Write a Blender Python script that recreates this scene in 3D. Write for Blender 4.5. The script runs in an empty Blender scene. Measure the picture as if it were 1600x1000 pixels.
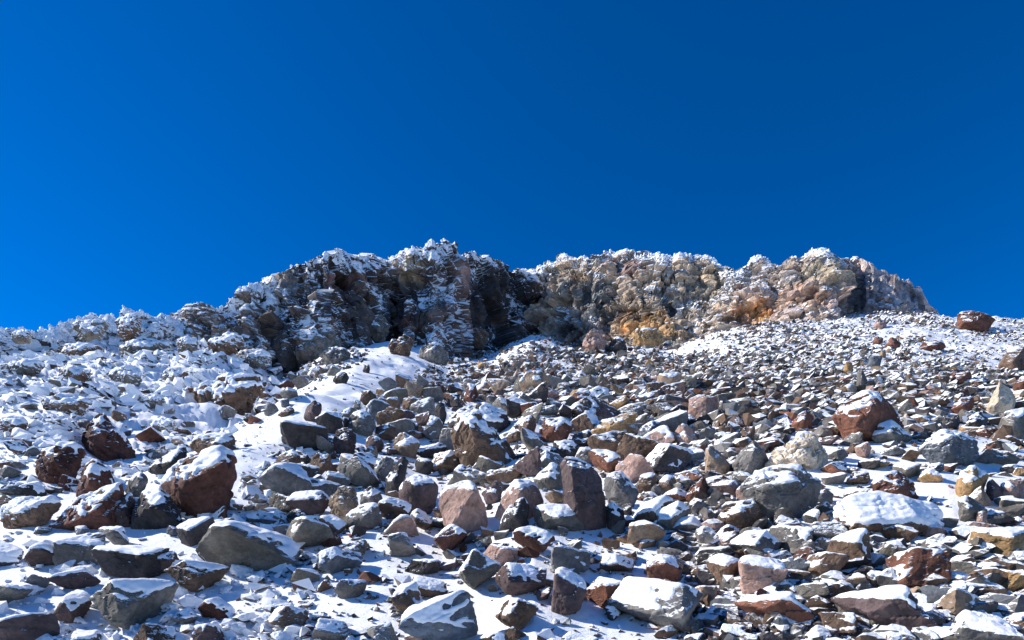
import bpy, bmesh, math
import numpy as np

# ------------------------------------------------------------------ camera, sky, sun, exposure
F, HY = 900.0, 930.0            # focal length and eye-level row for a 1600 x 1000 frame
EYE = 1.6
scene = bpy.context.scene
cam_data = bpy.data.cameras.new("camera")
cam_data.sensor_width = 36.0
cam_data.lens = 36.0 * F / 1600.0
cam_data.shift_y = (HY - 500.0) / 1600.0
cam_data.clip_start, cam_data.clip_end = 0.05, 6000.0
cam = bpy.data.objects.new("camera", cam_data)
cam.location = (0, 0, EYE)
cam.rotation_euler = (math.radians(90), 0, 0)
scene.collection.objects.link(cam)
scene.camera = cam

SUN_AZ, SUN_EL = math.radians(-82), math.radians(34)     # azimuth from the view axis (+Y), minus = left
world = bpy.data.worlds.new("World")
scene.world = world
world.use_nodes = True
wn = world.node_tree
wn.nodes.clear()
sky = wn.nodes.new("ShaderNodeTexSky")
sky.sky_type = 'NISHITA'
sky.sun_disc = False
sky.sun_elevation = SUN_EL
sky.sun_rotation = SUN_AZ
sky.altitude = 5200
sky.air_density, sky.dust_density, sky.ozone_density = 1.0, 1.8, 3.0
bg = wn.nodes.new("ShaderNodeBackground")
bg.inputs['Strength'].default_value = 0.124
hs = wn.nodes.new("ShaderNodeHueSaturation")
hs.inputs['Saturation'].default_value = 1.38
hs.inputs['Hue'].default_value = 0.508
out = wn.nodes.new("ShaderNodeOutputWorld")
wn.links.new(sky.outputs[0], hs.inputs['Color'])
wn.links.new(hs.outputs[0], bg.inputs[0])
wn.links.new(bg.outputs[0], out.inputs[0])

sun_data = bpy.data.lights.new("sun", 'SUN')
sun_data.energy = 4.7
sun_data.angle = math.radians(0.53)
sun_data.color = (1.0, 0.955, 0.88)
sun = bpy.data.objects.new("sun", sun_data)
from mathutils import Vector
sdir = Vector((math.sin(SUN_AZ) * math.cos(SUN_EL), math.cos(SUN_AZ) * math.cos(SUN_EL), math.sin(SUN_EL)))
sun.rotation_euler = sdir.to_track_quat('Z', 'Y').to_euler()
scene.collection.objects.link(sun)

vs = scene.view_settings
vs.view_transform = 'Standard'
vs.look = 'None'
vs.gamma = 1.0
vs.exposure = 0.66
vs.use_curve_mapping = False

rng = np.random.default_rng(7)

# ------------------------------------------------------------------ noise
def _h(ix, iy, iz, s):
    with np.errstate(over='ignore'):
        h = (ix.astype(np.uint32) * np.uint32(374761393) + iy.astype(np.uint32) * np.uint32(668265263)
             + iz.astype(np.uint32) * np.uint32(2246822519) + np.uint32((s * 3266489917) & 0xffffffff))
        h ^= h >> np.uint32(15); h *= np.uint32(2246822519)
        h ^= h >> np.uint32(13); h *= np.uint32(3266489917)
        h ^= h >> np.uint32(16)
    return h
def hrand(ix, iy, iz, s):
    return _h(ix, iy, iz, s).astype(np.float64) / 4294967295.0
def vnoise(p, s=0):
    i = np.floor(p).astype(np.int64)
    f = p - i
    f = f * f * f * (f * (f * 6 - 15) + 10)
    r = 0
    for a in (0, 1):
        for b in (0, 1):
            for c in (0, 1):
                w = (f[:, 0] if a else 1 - f[:, 0]) * (f[:, 1] if b else 1 - f[:, 1]) * (f[:, 2] if c else 1 - f[:, 2])
                r = r + w * hrand(i[:, 0] + a, i[:, 1] + b, i[:, 2] + c, s)
    return r * 2 - 1
def fbm(p, o=4, s=0, gain=0.5):
    r, a = 0, 1.0
    for k in range(o):
        r = r + a * vnoise(p * 2.03 ** k + 17.3 * k, s + k)
        a *= gain
    return r
def facets(p, s=0, tilt=0.8, block=False):
    """Broken-rock field: every Voronoi cell is a plane of its own height and tilt. Also returns a random value per cell and F2-F1."""
    i = np.floor(p).astype(np.int64)
    best = np.full(len(p), 1e9); second = np.full(len(p), 1e9); val = np.zeros(len(p)); rnd = np.zeros(len(p))
    for a in (-1, 0, 1):
        for b in (-1, 0, 1):
            for c in (-1, 0, 1):
                x, y, z = i[:, 0] + a, i[:, 1] + b, i[:, 2] + c
                q = np.stack([x + hrand(x, y, z, s), y + hrand(x, y, z, s + 1), z + hrand(x, y, z, s + 2)], 1)
                d = p - q
                dd = (np.abs(d).max(1) + 0.18 * np.abs(d).sum(1)) ** 2 if block else (d * d).sum(1)
                m = dd < best
                second = np.where(m, best, np.minimum(second, dd))
                h0 = hrand(x, y, z, s + 3)
                g = np.stack([hrand(x, y, z, s + 4), hrand(x, y, z, s + 5), hrand(x, y, z, s + 6)], 1) * 2 - 1
                v = h0 * 2 - 1 + tilt * (g * d).sum(1)
                val = np.where(m, v, val); rnd = np.where(m, h0, rnd); best = np.where(m, dd, best)
    return val, rnd, np.sqrt(second) - np.sqrt(best)
def sstep(a, b, x):
    t = np.clip((x - a) / (b - a), 0, 1)
    return t * t * (3 - 2 * t)

# ------------------------------------------------------------------ mesh helpers
def mesh_from(name, v, f, smooth=False):
    me = bpy.data.meshes.new(name)
    v = np.ascontiguousarray(v, dtype=np.float32); f = np.ascontiguousarray(f, dtype=np.int32)
    n, k = f.shape
    me.vertices.add(len(v)); me.vertices.foreach_set('co', v.ravel())
    me.loops.add(n * k); me.loops.foreach_set('vertex_index', f.ravel())
    me.polygons.add(n)
    me.polygons.foreach_set('loop_start', np.arange(0, n * k, k, dtype=np.int32))
    me.polygons.foreach_set('loop_total', np.full(n, k, dtype=np.int32))
    me.polygons.foreach_set('use_smooth', np.full(n, bool(smooth)))
    me.update(calc_edges=True)
    return me
def attr_col(me, name, col):
    a = me.attributes.new(name, 'FLOAT_COLOR', 'POINT')
    c = np.ones((len(col), 4), dtype=np.float32); c[:, :3] = col
    a.data.foreach_set('color', c.ravel())
def attr_val(me, name, val):
    a = me.attributes.new(name, 'FLOAT', 'POINT')
    a.data.foreach_set('value', np.ascontiguousarray(val, dtype=np.float32))
def link(name, me, mat=None, parent=None):
    o = bpy.data.objects.new(name, me)
    if mat is not None and not me.materials:
        me.materials.append(mat)
    scene.collection.objects.link(o)
    if parent is not None:
        o.parent = parent
    return o
def tag(o, label=None, cat=None, group=None, kind=None):
    for k, v in (('label', label), ('category', cat), ('group', group), ('kind', kind)):
        if v:
            o[k] = v
    return o
def vnormals(v, f):
    a, b, c = v[f[:, 0]], v[f[:, 1]], v[f[:, 2]]
    fn = np.cross(b - a, c - a)
    n = np.zeros_like(v)
    for k in range(f.shape[1]):
        np.add.at(n, f[:, k], fn)
    return n / np.maximum(np.linalg.norm(n, axis=1, keepdims=True), 1e-12)
def laplace(v, f, it, fixed=None):
    k = f.shape[1]
    e = np.concatenate([np.stack([f[:, i], f[:, (i + 1) % k]], 1) for i in range(k)])
    for _ in range(it):
        s = np.zeros_like(v); c = np.zeros(len(v))
        np.add.at(s, e[:, 0], v[e[:, 1]]); np.add.at(c, e[:, 0], 1)
        np.add.at(s, e[:, 1], v[e[:, 0]]); np.add.at(c, e[:, 1], 1)
        w = s / np.maximum(c, 1)[:, None]
        v = np.where(fixed[:, None], v, v * 0.4 + w * 0.6) if fixed is not None else v * 0.4 + w * 0.6
    return v
def make_ico():
    g = (1 + 5 ** 0.5) / 2
    v = np.array([(-1, g, 0), (1, g, 0), (-1, -g, 0), (1, -g, 0), (0, -1, g), (0, 1, g), (0, -1, -g), (0, 1, -g), (g, 0, -1), (g, 0, 1), (-g, 0, -1), (-g, 0, 1)], float)
    f = np.array([(0, 11, 5), (0, 5, 1), (0, 1, 7), (0, 7, 10), (0, 10, 11), (1, 5, 9), (5, 11, 4), (11, 10, 2), (10, 7, 6), (7, 1, 8), (3, 9, 4), (3, 4, 2), (3, 2, 6), (3, 6, 8), (3, 8, 9), (4, 9, 5), (2, 4, 11), (6, 2, 10), (8, 6, 7), (9, 8, 1)])
    res = []
    v /= np.linalg.norm(v, axis=1, keepdims=True)
    res.append((v.copy(), f.copy()))
    for _ in range(5):
        e = np.concatenate([f[:, [0, 1]], f[:, [1, 2]], f[:, [2, 0]]])
        es = np.sort(e, 1)
        u, inv = np.unique(es, axis=0, return_inverse=True)
        inv = inv.ravel()
        mid = v[u[:, 0]] + v[u[:, 1]]
        mid /= np.linalg.norm(mid, axis=1, keepdims=True)
        n, m = len(v), len(f)
        ab, bc, ca = n + inv[:m], n + inv[m:2 * m], n + inv[2 * m:]
        f = np.concatenate([np.stack([f[:, 0], ab, ca], 1), np.stack([f[:, 1], bc, ab], 1), np.stack([f[:, 2], ca, bc], 1), np.stack([ab, bc, ca], 1)])
        v = np.concatenate([v, mid])
        res.append((v.copy(), f.copy()))
    return res
ICO = make_ico()

# ------------------------------------------------------------------ materials
def nodes(name):
    m = bpy.data.materials.new(name)
    m.use_nodes = True
    nt = m.node_tree
    b = nt.nodes['Principled BSDF']
    return m, nt, b
def N(nt, kind, **kw):
    n = nt.nodes.new(kind)
    for k, v in kw.items():
        if k in n.inputs.keys() if isinstance(k, str) else False:
            n.inputs[k].default_value = v
        else:
            setattr(n, k, v)
    return n
def noise(nt, vec, scale, detail=6, rough=0.6):
    n = nt.nodes.new('ShaderNodeTexNoise')
    n.inputs['Scale'].default_value = scale; n.inputs['Detail'].default_value = detail; n.inputs['Roughness'].default_value = rough
    nt.links.new(vec, n.inputs['Vector'])
    return n.outputs['Fac']
def mth(nt, op, a, b=None, c=None, clamp=False):
    n = nt.nodes.new('ShaderNodeMath'); n.operation = op; n.use_clamp = clamp
    for i, x in enumerate((a, b, c)):
        if x is None:
            continue
        if isinstance(x, (int, float)):
            n.inputs[i].default_value = x
        else:
            nt.links.new(x, n.inputs[i])
    return n.outputs[0]
def rng_map(nt, x, a, b, c=0.0, d=1.0, smooth=True):
    n = nt.nodes.new('ShaderNodeMapRange')
    n.interpolation_type = 'SMOOTHSTEP' if smooth else 'LINEAR'
    nt.links.new(x, n.inputs[0])
    for i, q in enumerate((a, b, c, d)):
        n.inputs[i + 1].default_value = q
    return n.outputs[0]
def mixc(nt, fac, a, b, blend='MIX'):
    n = nt.nodes.new('ShaderNodeMix'); n.data_type = 'RGBA'; n.blend_type = blend
    for sock, x in ((n.inputs[0], fac), (n.inputs[6], a), (n.inputs[7], b)):
        if isinstance(x, (int, float)):
            sock.default_value = x
        elif isinstance(x, tuple):
            sock.default_value = (*x, 1.0)
        else:
            nt.links.new(x, sock)
    return n.outputs[2]
SNOW = (0.86, 0.88, 0.91)
def rock_material(name, source, scale=1.0, snow_attr=None, dust=0.5, speck=0.8):
    """Weathered volcanic rock; source 'object' takes the object's colour, otherwise the colour attribute. Thin snow lies where faces look up."""
    m, nt, b = nodes(name)
    geo = nt.nodes.new('ShaderNodeNewGeometry')
    pos = geo.outputs['Position']
    if source == 'object':
        oi = nt.nodes.new('ShaderNodeObjectInfo'); col = oi.outputs['Color']
    else:
        at = nt.nodes.new('ShaderNodeAttribute'); at.attribute_name = source; col = at.outputs['Color']
    big = noise(nt, pos, 2.3 * scale, 5, 0.65)
    fine = noise(nt, pos, 14 * scale, 8, 0.7)
    pit = noise(nt, pos, 42 * scale, 6, 0.75)
    v = rng_map(nt, big, 0.3, 0.72, 0.62, 1.45)
    v2 = rng_map(nt, fine, 0.25, 0.75, 0.7, 1.32)
    v3 = rng_map(nt, pit, 0.3, 0.7, 0.82, 1.18)
    k = mth(nt, 'MULTIPLY', mth(nt, 'MULTIPLY', v, v2), v3)
    comb = nt.nodes.new('ShaderNodeCombineColor')
    for i in range(3):
        nt.links.new(k, comb.inputs[i])
    c1 = mixc(nt, 1.0, col, comb.outputs[0], 'MULTIPLY')
    stain = rng_map(nt, noise(nt, pos, 3.7 * scale, 6, 0.7), 0.56, 0.72, 0.0, 0.38)
    c2 = mixc(nt, stain, c1, mixc(nt, 1.0, c1, (1.55, 1.06, 0.66), 'MULTIPLY'))
    lich = rng_map(nt, noise(nt, pos, 9.1 * scale, 7, 0.75), 0.62, 0.74, 0.0, 0.4)
    c3 = mixc(nt, lich, c2, (0.33, 0.31, 0.28))
    # dusting of snow
    sep = nt.nodes.new('ShaderNodeSeparateXYZ'); nt.links.new(geo.outputs['Normal'], sep.inputs[0])
    nz = sep.outputs['Z']
    wob = mth(nt, 'ADD', mth(nt, 'MULTIPLY', mth(nt, 'SUBTRACT', noise(nt, pos, 5.0 * scale, 8, 0.72), 0.5), 1.5),
              mth(nt, 'MULTIPLY', mth(nt, 'SUBTRACT', noise(nt, pos, 38 * scale, 5, 0.7), 0.5), speck))
    s = mth(nt, 'ADD', nz, wob)
    if snow_attr:
        sa = nt.nodes.new('ShaderNodeAttribute'); sa.attribute_name = snow_attr
        s = mth(nt, 'ADD', s, sa.outputs['Fac'])
    fac = rng_map(nt, s, 1.02 - dust, 1.2 - dust)
    cc = mixc(nt, fac, c3, SNOW)
    nt.links.new(cc, b.inputs['Base Color'])
    b.inputs['Roughness'].default_value = 0.9
    b.inputs['Specular IOR Level'].default_value = 0.25
    bump = nt.nodes.new('ShaderNodeBump'); bump.inputs['Strength'].default_value = 0.75; bump.inputs['Distance'].default_value = 0.03 / scale
    hh = mth(nt, 'ADD', mth(nt, 'ADD', fine, mth(nt, 'MULTIPLY', pit, 0.4)), mth(nt, 'MULTIPLY', fac, 0.5))
    nt.links.new(hh, bump.inputs['Height'])
    nt.links.new(bump.outputs[0], b.inputs['Normal'])
    return m
def snow_material(name, grit=0.0):
    m, nt, b = nodes(name)
    geo = nt.nodes.new('ShaderNodeNewGeometry'); pos = geo.outputs['Position']
    n1 = noise(nt, pos, 6, 7, 0.65); n2 = noise(nt, pos, 45, 5, 0.7)
    c = mixc(nt, rng_map(nt, n1, 0.3, 0.7), (0.80, 0.82, 0.86), (0.90, 0.91, 0.93))
    if grit:
        at = nt.nodes.new('ShaderNodeAttribute'); at.attribute_name = 'bare'
        g = mth(nt, 'ADD', mth(nt, 'ADD', noise(nt, pos, 3.1, 8, 0.75), mth(nt, 'MULTIPLY', noise(nt, pos, 17, 5, 0.7), 0.45)), at.outputs['Fac'])
        f = rng_map(nt, g, 0.86, 0.97)
        stone = mixc(nt, noise(nt, pos, 60, 3, 0.6), (0.05, 0.045, 0.042), (0.26, 0.21, 0.17))
        c = mixc(nt, f, c, stone)
    nt.links.new(c, b.inputs['Base Color'])
    b.inputs['Roughness'].default_value = 0.75
    b.inputs['Specular IOR Level'].default_value = 0.3
    bump = nt.nodes.new('ShaderNodeBump'); bump.inputs['Strength'].default_value = 0.5; bump.inputs['Distance'].default_value = 0.03
    nt.links.new(mth(nt, 'ADD', n1, mth(nt, 'MULTIPLY', n2, 0.35)), bump.inputs['Height'])
    nt.links.new(bump.outputs[0], b.inputs['Normal'])
    return m
M_ROCK = rock_material('boulder_rock', 'object', 1.0, None, 0.38)
M_FROSTED = rock_material('frosted_rock', 'object', 0.8, None, 1.0, 0.6)
M_CRAG = rock_material('cliff_rock', 'Col', 0.22, 'frost', 0.30, 0.35)
M_SCREE = rock_material('scree_rock', 'Col', 1.0, 'frost', 0.42)
M_SNOW = snow_material('fresh_snow')
M_GROUND = snow_material('snowy_gravel', 1.0)
m_, nt_, b_ = nodes('rime_ice')
b_.inputs['Base Color'].default_value = (0.84, 0.87, 0.90, 1); b_.inputs['Roughness'].default_value = 0.7
M_RIME = m_

# ------------------------------------------------------------------ ground
def pl(x, pts):
    a = np.array(pts, float)
    return np.interp(x, a[:, 0], a[:, 1])
CREST_ROW = [(-400, 575), (0, 560), (130, 552), (260, 545), (330, 542), (430, 545), (520, 546), (620, 552), (700, 560), (770, 548), (830, 520), (930, 540), (1050, 536), (1120, 516), (1200, 502), (1320, 492), (1440, 486), (1500, 492), (1560, 497), (1600, 499), (2000, 520)]
CREST_D = [(-400, 34), (0, 42), (200, 48), (330, 56), (430, 62), (600, 74), (720, 82), (830, 88), (950, 80), (1100, 76), (1300, 70), (1450, 66), (1600, 60), (2000, 50)]
GULLY = np.array([(440, 585), (395, 618), (340, 645), (270, 662), (190, 690)], float)
TONGUE = np.array([(640, 556), (590, 585), (520, 625), (455, 668), (400, 700), (330, 735)], float)
def path_dist(px, py, path):
    d = np.full(px.shape, 1e9)
    for a, b in zip(path[:-1], path[1:]):
        ab = b - a
        t = np.clip(((px - a[0]) * ab[0] + (py - a[1]) * ab[1]) / (ab @ ab), 0, 1)
        d = np.minimum(d, np.hypot(px - a[0] - t * ab[0], py - a[1] - t * ab[1]))
    return d
def ground_z(X, Y):
    """Height of the slope relative to the eye."""
    X = np.asarray(X, float); Y = np.asarray(Y, float)
    Ys = np.sqrt(np.maximum(Y, 0) ** 2 + 4.0)
    px = np.clip(800 + F * X / Ys, -300, 1900)
    ec = (HY - pl(px, CREST_ROW)) / F
    yc = pl(px, CREST_D)
    u = np.clip(Y / yc, -40, 1)
    z = ec * np.minimum(Y, yc) - EYE * (1 - np.maximum(u, -5) * 1.0) - 0.035 * np.minimum(Y, yc) * (1 - np.clip(u, 0, 1))
    over = np.maximum(Y - yc, 0)
    z = z - 0.30 * over * over / (over + 4.0)
    row = HY - F * z / np.maximum(Ys, 2)
    fade = sstep(3, 9, Y) * (1 - sstep(1.0, 1.3, Y / yc))
    dE = -0.062 * np.exp(-(path_dist(px, row, GULLY) / 62) ** 2) + 0.026 * np.exp(-(path_dist(px, row, TONGUE) / 60) ** 2)
    dE = dE + 0.016 * np.exp(-((px - 130) / 130) ** 2 - ((row - 720) / 45) ** 2)
    z = z + dE * Y * fade
    p = np.stack([X.ravel(), Y.ravel(), np.zeros(X.size)], 1)
    near = sstep(40, 300, np.hypot(p[:, 0], p[:, 1]))
    lump = 0.30 * fbm(p * 0.22, 3, 11) + 0.10 * fbm(p * 0.9, 3, 21) + 0.03 * fbm(p * 3.3, 2, 31)
    lump = lump * (0.35 + 0.65 * sstep(4, 16, p[:, 1])) * (1 + 0.8 * sstep(25, 60, p[:, 1])) + near * 12 * fbm(p * 0.006, 3, 41)
    left = (sstep(520, 400, px) * sstep(740, 660, row) * sstep(6, 12, Y) * (1 - sstep(1.0, 1.3, Y / yc))).ravel()
    if left.max() > 0:
        m = left > 0.01
        q = p[m] * np.array([1, 0.55, 1])
        b1 = facets(q * 0.42, 501)[0]; b2 = facets(q * 1.1, 511)[0]
        lump[m] += left[m] * (0.20 * b1 + 0.13 * b2 + 0.16 * fbm(q * 1.1, 4, 520)) * (0.5 + 0.5 * sstep(10, 30, p[m][:, 1]))
    return z + lump.reshape(X.shape)
NC, NR = 640, 290
g_px = np.linspace(-240, 1840, NC)
g_Y = 1.6 * (118 / 1.6) ** np.linspace(0, 1, NR)
GY, GP = np.meshgrid(g_Y, g_px, indexing='ij')
GX = (GP - 800) / F * GY
GZ = ground_z(GX, GY)
G_ROW = HY - F * GZ / GY
G_VIS = np.minimum.accumulate(G_ROW, axis=0)             # highest row reached so far: the first hit of a sight line
def grid_faces(nr, nc):
    i = np.arange(nr - 1)[:, None] * nc + np.arange(nc - 1)[None, :]
    return np.stack([i, i + 1, i + nc + 1, i + nc], -1).reshape(-1, 4)
gv = np.stack([GX, GY, GZ + EYE], -1).reshape(-1, 3)
gm = mesh_from('ground', gv, grid_faces(NR, NC), True)
def bare_at(px, row):
    """How much stone shows between the snow, from the lie of the slope."""
    b = pl(px, [(-300, -0.2), (400, -0.2), (640, -0.02), (800, 0.08), (1250, 0.06), (1600, 0.02), (1900, 0.0)])
    b = b * sstep(820, 640, row) - 0.10 * sstep(640, 820, row)
    b = b - 0.25 * np.exp(-(path_dist(px, row, TONGUE) / 38) ** 2)
    b = b - 0.25 * np.exp(-((px - 1120) / 60) ** 2 - ((row - 545) / 12) ** 2) - 0.2 * np.exp(-((px - 860) / 60) ** 2 - ((row - 532) / 10) ** 2)
    b = b - 0.16 * sstep(1250, 1420, px) * sstep(660, 720, row)
    return b
attr_val(gm, 'bare', bare_at(GP, G_ROW).ravel())
tag(link('ground', gm, M_GROUND), kind='structure')
def hit(px, row):
    """Distance at which the sight line through a point of the frame meets the slope."""
    ci = np.clip((px - g_px[0]) / (g_px[1] - g_px[0]), 0, NC - 1.001)
    c = G_VIS[:, int(round(ci))]
    i = int(np.searchsorted(-c, -row))
    i = min(max(i, 1), NR - 1)
    a, b = c[i - 1], c[i]
    t = 0 if a == b else np.clip((a - row) / (a - b), 0, 1)
    return float(g_Y[i - 1] * (g_Y[i] / g_Y[i - 1]) ** t)
def P(px, row, D):
    return np.array([(px - 800) / F * D, D, EYE + (HY - row) / F * D])
tx = np.concatenate([-np.geomspace(1600, 3, 70), np.linspace(-2, 2, 3), np.geomspace(3, 1600, 70)])
TY, TX = np.meshgrid(tx, tx, indexing='ij')
TZ = ground_z(TX, TY) - 0.9 - 0.02 * np.hypot(TX, TY)
tm = mesh_from('terrain', np.stack([TX, TY, TZ + EYE], -1).reshape(-1, 3), grid_faces(len(tx), len(tx)), True)
attr_val(tm, 'bare', np.full(TX.size, -0.1))
tag(link('terrain', tm, M_GROUND), kind='structure')

# ------------------------------------------------------------------ cliff crags
COL = {
    'maroon': (0.105, 0.047, 0.034), 'red': (0.15, 0.065, 0.042), 'brown': (0.14, 0.090, 0.062), 'dark': (0.052, 0.046, 0.046), 'grey': (0.145, 0.134, 0.124),
    'blue': (0.125, 0.135, 0.150), 'tan': (0.30, 0.215, 0.150), 'cream': (0.56, 0.45, 0.33), 'ochre': (0.32, 0.200, 0.095), 'pink': (0.33, 0.215, 0.175), 'moss': (0.150, 0.136, 0.116), 'plum': (0.10, 0.070, 0.068),
}
RUBBLE = []
def crag(name, label, xa, xb, top, base, depth, setback, color, paint, frost, seed, amp=1.0, density=1.0, smooth_spots=(), relief=(1.7, 0.55, 0.17, 0.06), rime=2.2, buttress=2.2, steps=5.0, ledge=0.45):
    nu = int((xb - xa) * 1.05 * density); nf = 150; nb = 26
    px = np.linspace(xa, xb, nu)
    tp = pl(px, top); bs = pl(px, base) + 34
    pj = np.stack([px * 0.11, np.zeros(nu), np.full(nu, seed * 3.1)], 1)
    tp = tp + 3.4 * fbm(pj, 4, seed, 0.6)
    D = pl(px, depth)
    e = (px - xa) / (xb - xa)
    endw = 1 - np.minimum(np.minimum(e, 1 - e) / 0.16, 1)
    D = D + 6 * endw ** 2
    D = D + buttress * (fbm(np.stack([px * 0.021, np.full(nu, 2.2), np.full(nu, seed * 1.0)], 1), 2, seed + 90)) * (1 - endw)
    S = np.broadcast_to(pl(px, setback) if isinstance(setback, list) else setback, px.shape)
    vv = np.linspace(0, 1, nf)
    q = np.stack([np.repeat(vv[:, None] * 7, nu, 1).ravel(), np.tile(px * 0.012, nf), np.full(nf * nu, seed * 1.7)], 1)
    terr = 0.12 * vnoise(q, seed).reshape(nf, nu) + 0.05 * vnoise(q * 2.7, seed + 1).reshape(nf, nu)
    cell = hrand(np.floor(px / 23 + 0.6 * vnoise(pj * 2, seed + 2)).astype(np.int64), np.zeros(nu, np.int64), np.zeros(nu, np.int64), seed + 3)
    st = vv[:, None] * steps + 0.9 * cell[None, :] + 1.6 * terr / 0.12 * 0.35
    fl = np.floor(st); st = fl + sstep(0.62, 1.0, st - fl)
    st = (st - st[0:1]) / np.maximum(st[-1:] - st[0:1], 0.5)
    prof = (1 - ledge) * vv[:, None] ** 1.15 + ledge * st + 0.5 * terr * np.sin(np.pi * vv)[:, None]
    row = bs[None, :] + (tp - bs)[None, :] * vv[:, None]
    d = D[None, :] + S[None, :] * prof
    t = (px - 800) / F
    X = t[None, :] * d; Z = (HY - row) / F * d
    bw = np.linspace(0, 1, nb + 1)[1:]
    dback = d[-1][None, :] + 22 * bw[:, None] ** 1.3
    Xb = t[None, :] * dback
    Zb = Z[-1][None, :] - 0.9 * (dback - d[-1][None, :]) * (0.25 + 0.75 * bw[:, None])
    X = np.vstack([X, Xb]); Yc = np.vstack([d, dback]); Z = np.vstack([Z, Zb])
    rows = np.vstack([row, np.repeat(tp[None, :], nb, 0)])
    nv = nf + nb
    v = np.stack([X, Yc, Z + EYE], -1).reshape(-1, 3)
    f = grid_faces(nv, nu)
    n = vnormals(v, f[:, :4])
    pxx = np.tile(px, nv); pyy = rows.ravel()
    warp = 0.22 * np.stack([vnoise(v * 0.5, seed + 60), vnoise(v * 0.5, seed + 61), vnoise(v * 0.5, seed + 62)], 1)
    a1, r1, e1 = facets((v + warp) * np.array([0.22, 0.17, 0.085]), seed + 10, 0.7, True)
    dip = v @ np.array([[0.97, 0.1, -0.22], [-0.1, 0.99, 0.05], [0.22, 0, 0.97]])
    a2, r2, e2 = facets((dip + warp) * np.array([0.58, 0.45, 0.27]), seed + 20, 0.8, True)
    a3, r3, e3 = facets((dip + warp * 0.6) * np.array([1.2, 1.1, 1.05]), seed + 30, 0.8, True)
    a4, r4, e4 = facets(v * 3.0, seed + 40)
    hrel = np.concatenate([np.repeat(vv, nu), np.full(nb * nu, 1.1)])
    calm = np.ones(len(v))
    for (cx, cy, rx, ry) in smooth_spots:
        calm *= 1 - 0.8 * np.exp(-(((pxx - cx) / rx) ** 2 + ((pyy - cy) / ry) ** 2) ** 2)
    disp = relief[0] * a1 + calm * (relief[1] * a2 + relief[2] * a3 + relief[3] * a4) + 0.18 * fbm(v * 0.7, 4, seed + 50) * calm
    disp -= calm * 0.5 * np.exp(-(e1 / 0.05) ** 2) + calm * 0.22 * np.exp(-(e2 / 0.06) ** 2)
    disp *= 1 - 0.6 * sstep(0.82, 1.0, hrel)
    nn = n.copy(); nn[:, 2] *= 0.4
    v = v + nn * (disp * amp)[:, None]
    c = np.tile(np.array(color), (len(v), 1))
    wob = 9 * vnoise(v * 0.45, seed + 70)
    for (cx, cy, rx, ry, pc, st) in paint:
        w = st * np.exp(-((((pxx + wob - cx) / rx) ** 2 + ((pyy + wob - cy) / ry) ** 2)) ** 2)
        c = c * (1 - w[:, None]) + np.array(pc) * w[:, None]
    k = (0.72 + 0.56 * r2) * (0.82 + 0.36 * r3) * (0.85 + 0.3 * r1)
    c = c * k[:, None]
    warm = np.clip((r1 - 0.5) * 0.22 + (r3 - 0.5) * 0.2, -0.3, 0.3) - 0.04
    c = c * np.stack([1 + warm, np.ones(len(v)), 1 - warm], 1)
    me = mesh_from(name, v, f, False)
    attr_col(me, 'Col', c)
    fr = pl(hrel, frost) + 0.55 * fbm(v * 0.24, 3, seed + 80)
    for (cx, cy, rx, ry, pc, st) in paint:
        fr -= 0.35 * st * np.exp(-(((pxx - cx) / rx) ** 2 + ((pyy - cy) / ry) ** 2))
    attr_val(me, 'frost', fr)
    o = bpy.data.objects.new(name, None)
    scene.collection.objects.link(o)
    face = link('rock_face', me, M_CRAG, o)
    tag(o, label, 'cliff', 'crags of the summit cliff')
    # rime ice: feathery knobs grown on the crest and exposed edges
    n2 = vnormals(v, f)
    up_ = np.nonzero((hrel > 0.12) & (hrel < 0.72) & (n2[:, 2] > 0.3))[0]
    if len(up_) and name != 'snow_ridge':
        for i in np.random.default_rng(seed + 1).choice(up_, int((xb - xa) * 1.6)):
            RUBBLE.append((v[i], c[i], pxx[i]))
    w = np.clip(hrel - 0.55, 0, 1) ** 2 * (hrel < 1.16) * (0.25 + np.clip(n2[:, 2], 0, 1) + 0.4 * np.clip(-n2[:, 0], 0, 1)) * (0.15 + sstep(0.1, 0.5, fr))
    w[(hrel > 0.965) & (hrel <= 1.1)] *= 1.3
    cnt = int((xb - xa) * rime)
    r = np.random.default_rng(seed)
    idx = r.choice(len(v), cnt, p=w / w.sum())
    bv, bf = ICO[0]
    sz = 0.04 + 0.17 * r.random(cnt) ** 2.2
    lean = np.array([-0.45, -0.15, 0.9])
    vs_ = bv[None] * (1 + 0.5 * (r.random((cnt, 12, 1)) - 0.3)) * sz[:, None, None]
    along = (vs_ @ lean)[:, :, None] * lean[None, None, :]
    vs_ = vs_ + along * (0.1 + 0.6 * r.random((cnt, 1, 1)))
    vs_ = vs_ + v[idx][:, None, :] + n2[idx][:, None, :] * sz[:, None, None] * 0.05
    ff = (bf[None] + (np.arange(cnt) * 12)[:, None, None]).reshape(-1, 3)
    ri = link('rime', mesh_from('rime', vs_.reshape(-1, 3), ff, False), M_RIME, o)
    ri['kind'] = 'stuff'
    return o
CD = [(200, 52), (330, 56), (430, 60), (600, 74), (720, 82), (830, 90), (950, 82), (1100, 76), (1300, 70), (1450, 66), (1520, 64)]
FROSTY = [(0, 0.42), (0.3, 0.30), (0.5, 0.22), (0.7, 0.36), (0.9, 0.65), (1.1, 1.0)]
SNOWY = [(0, 0.55), (0.5, 0.7), (1.1, 1.0)]
BARE = [(0, 0.02), (0.4, 0.08), (0.75, 0.16), (0.9, 0.4), (0.97, 0.8), (1.1, 1.1)]
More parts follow.
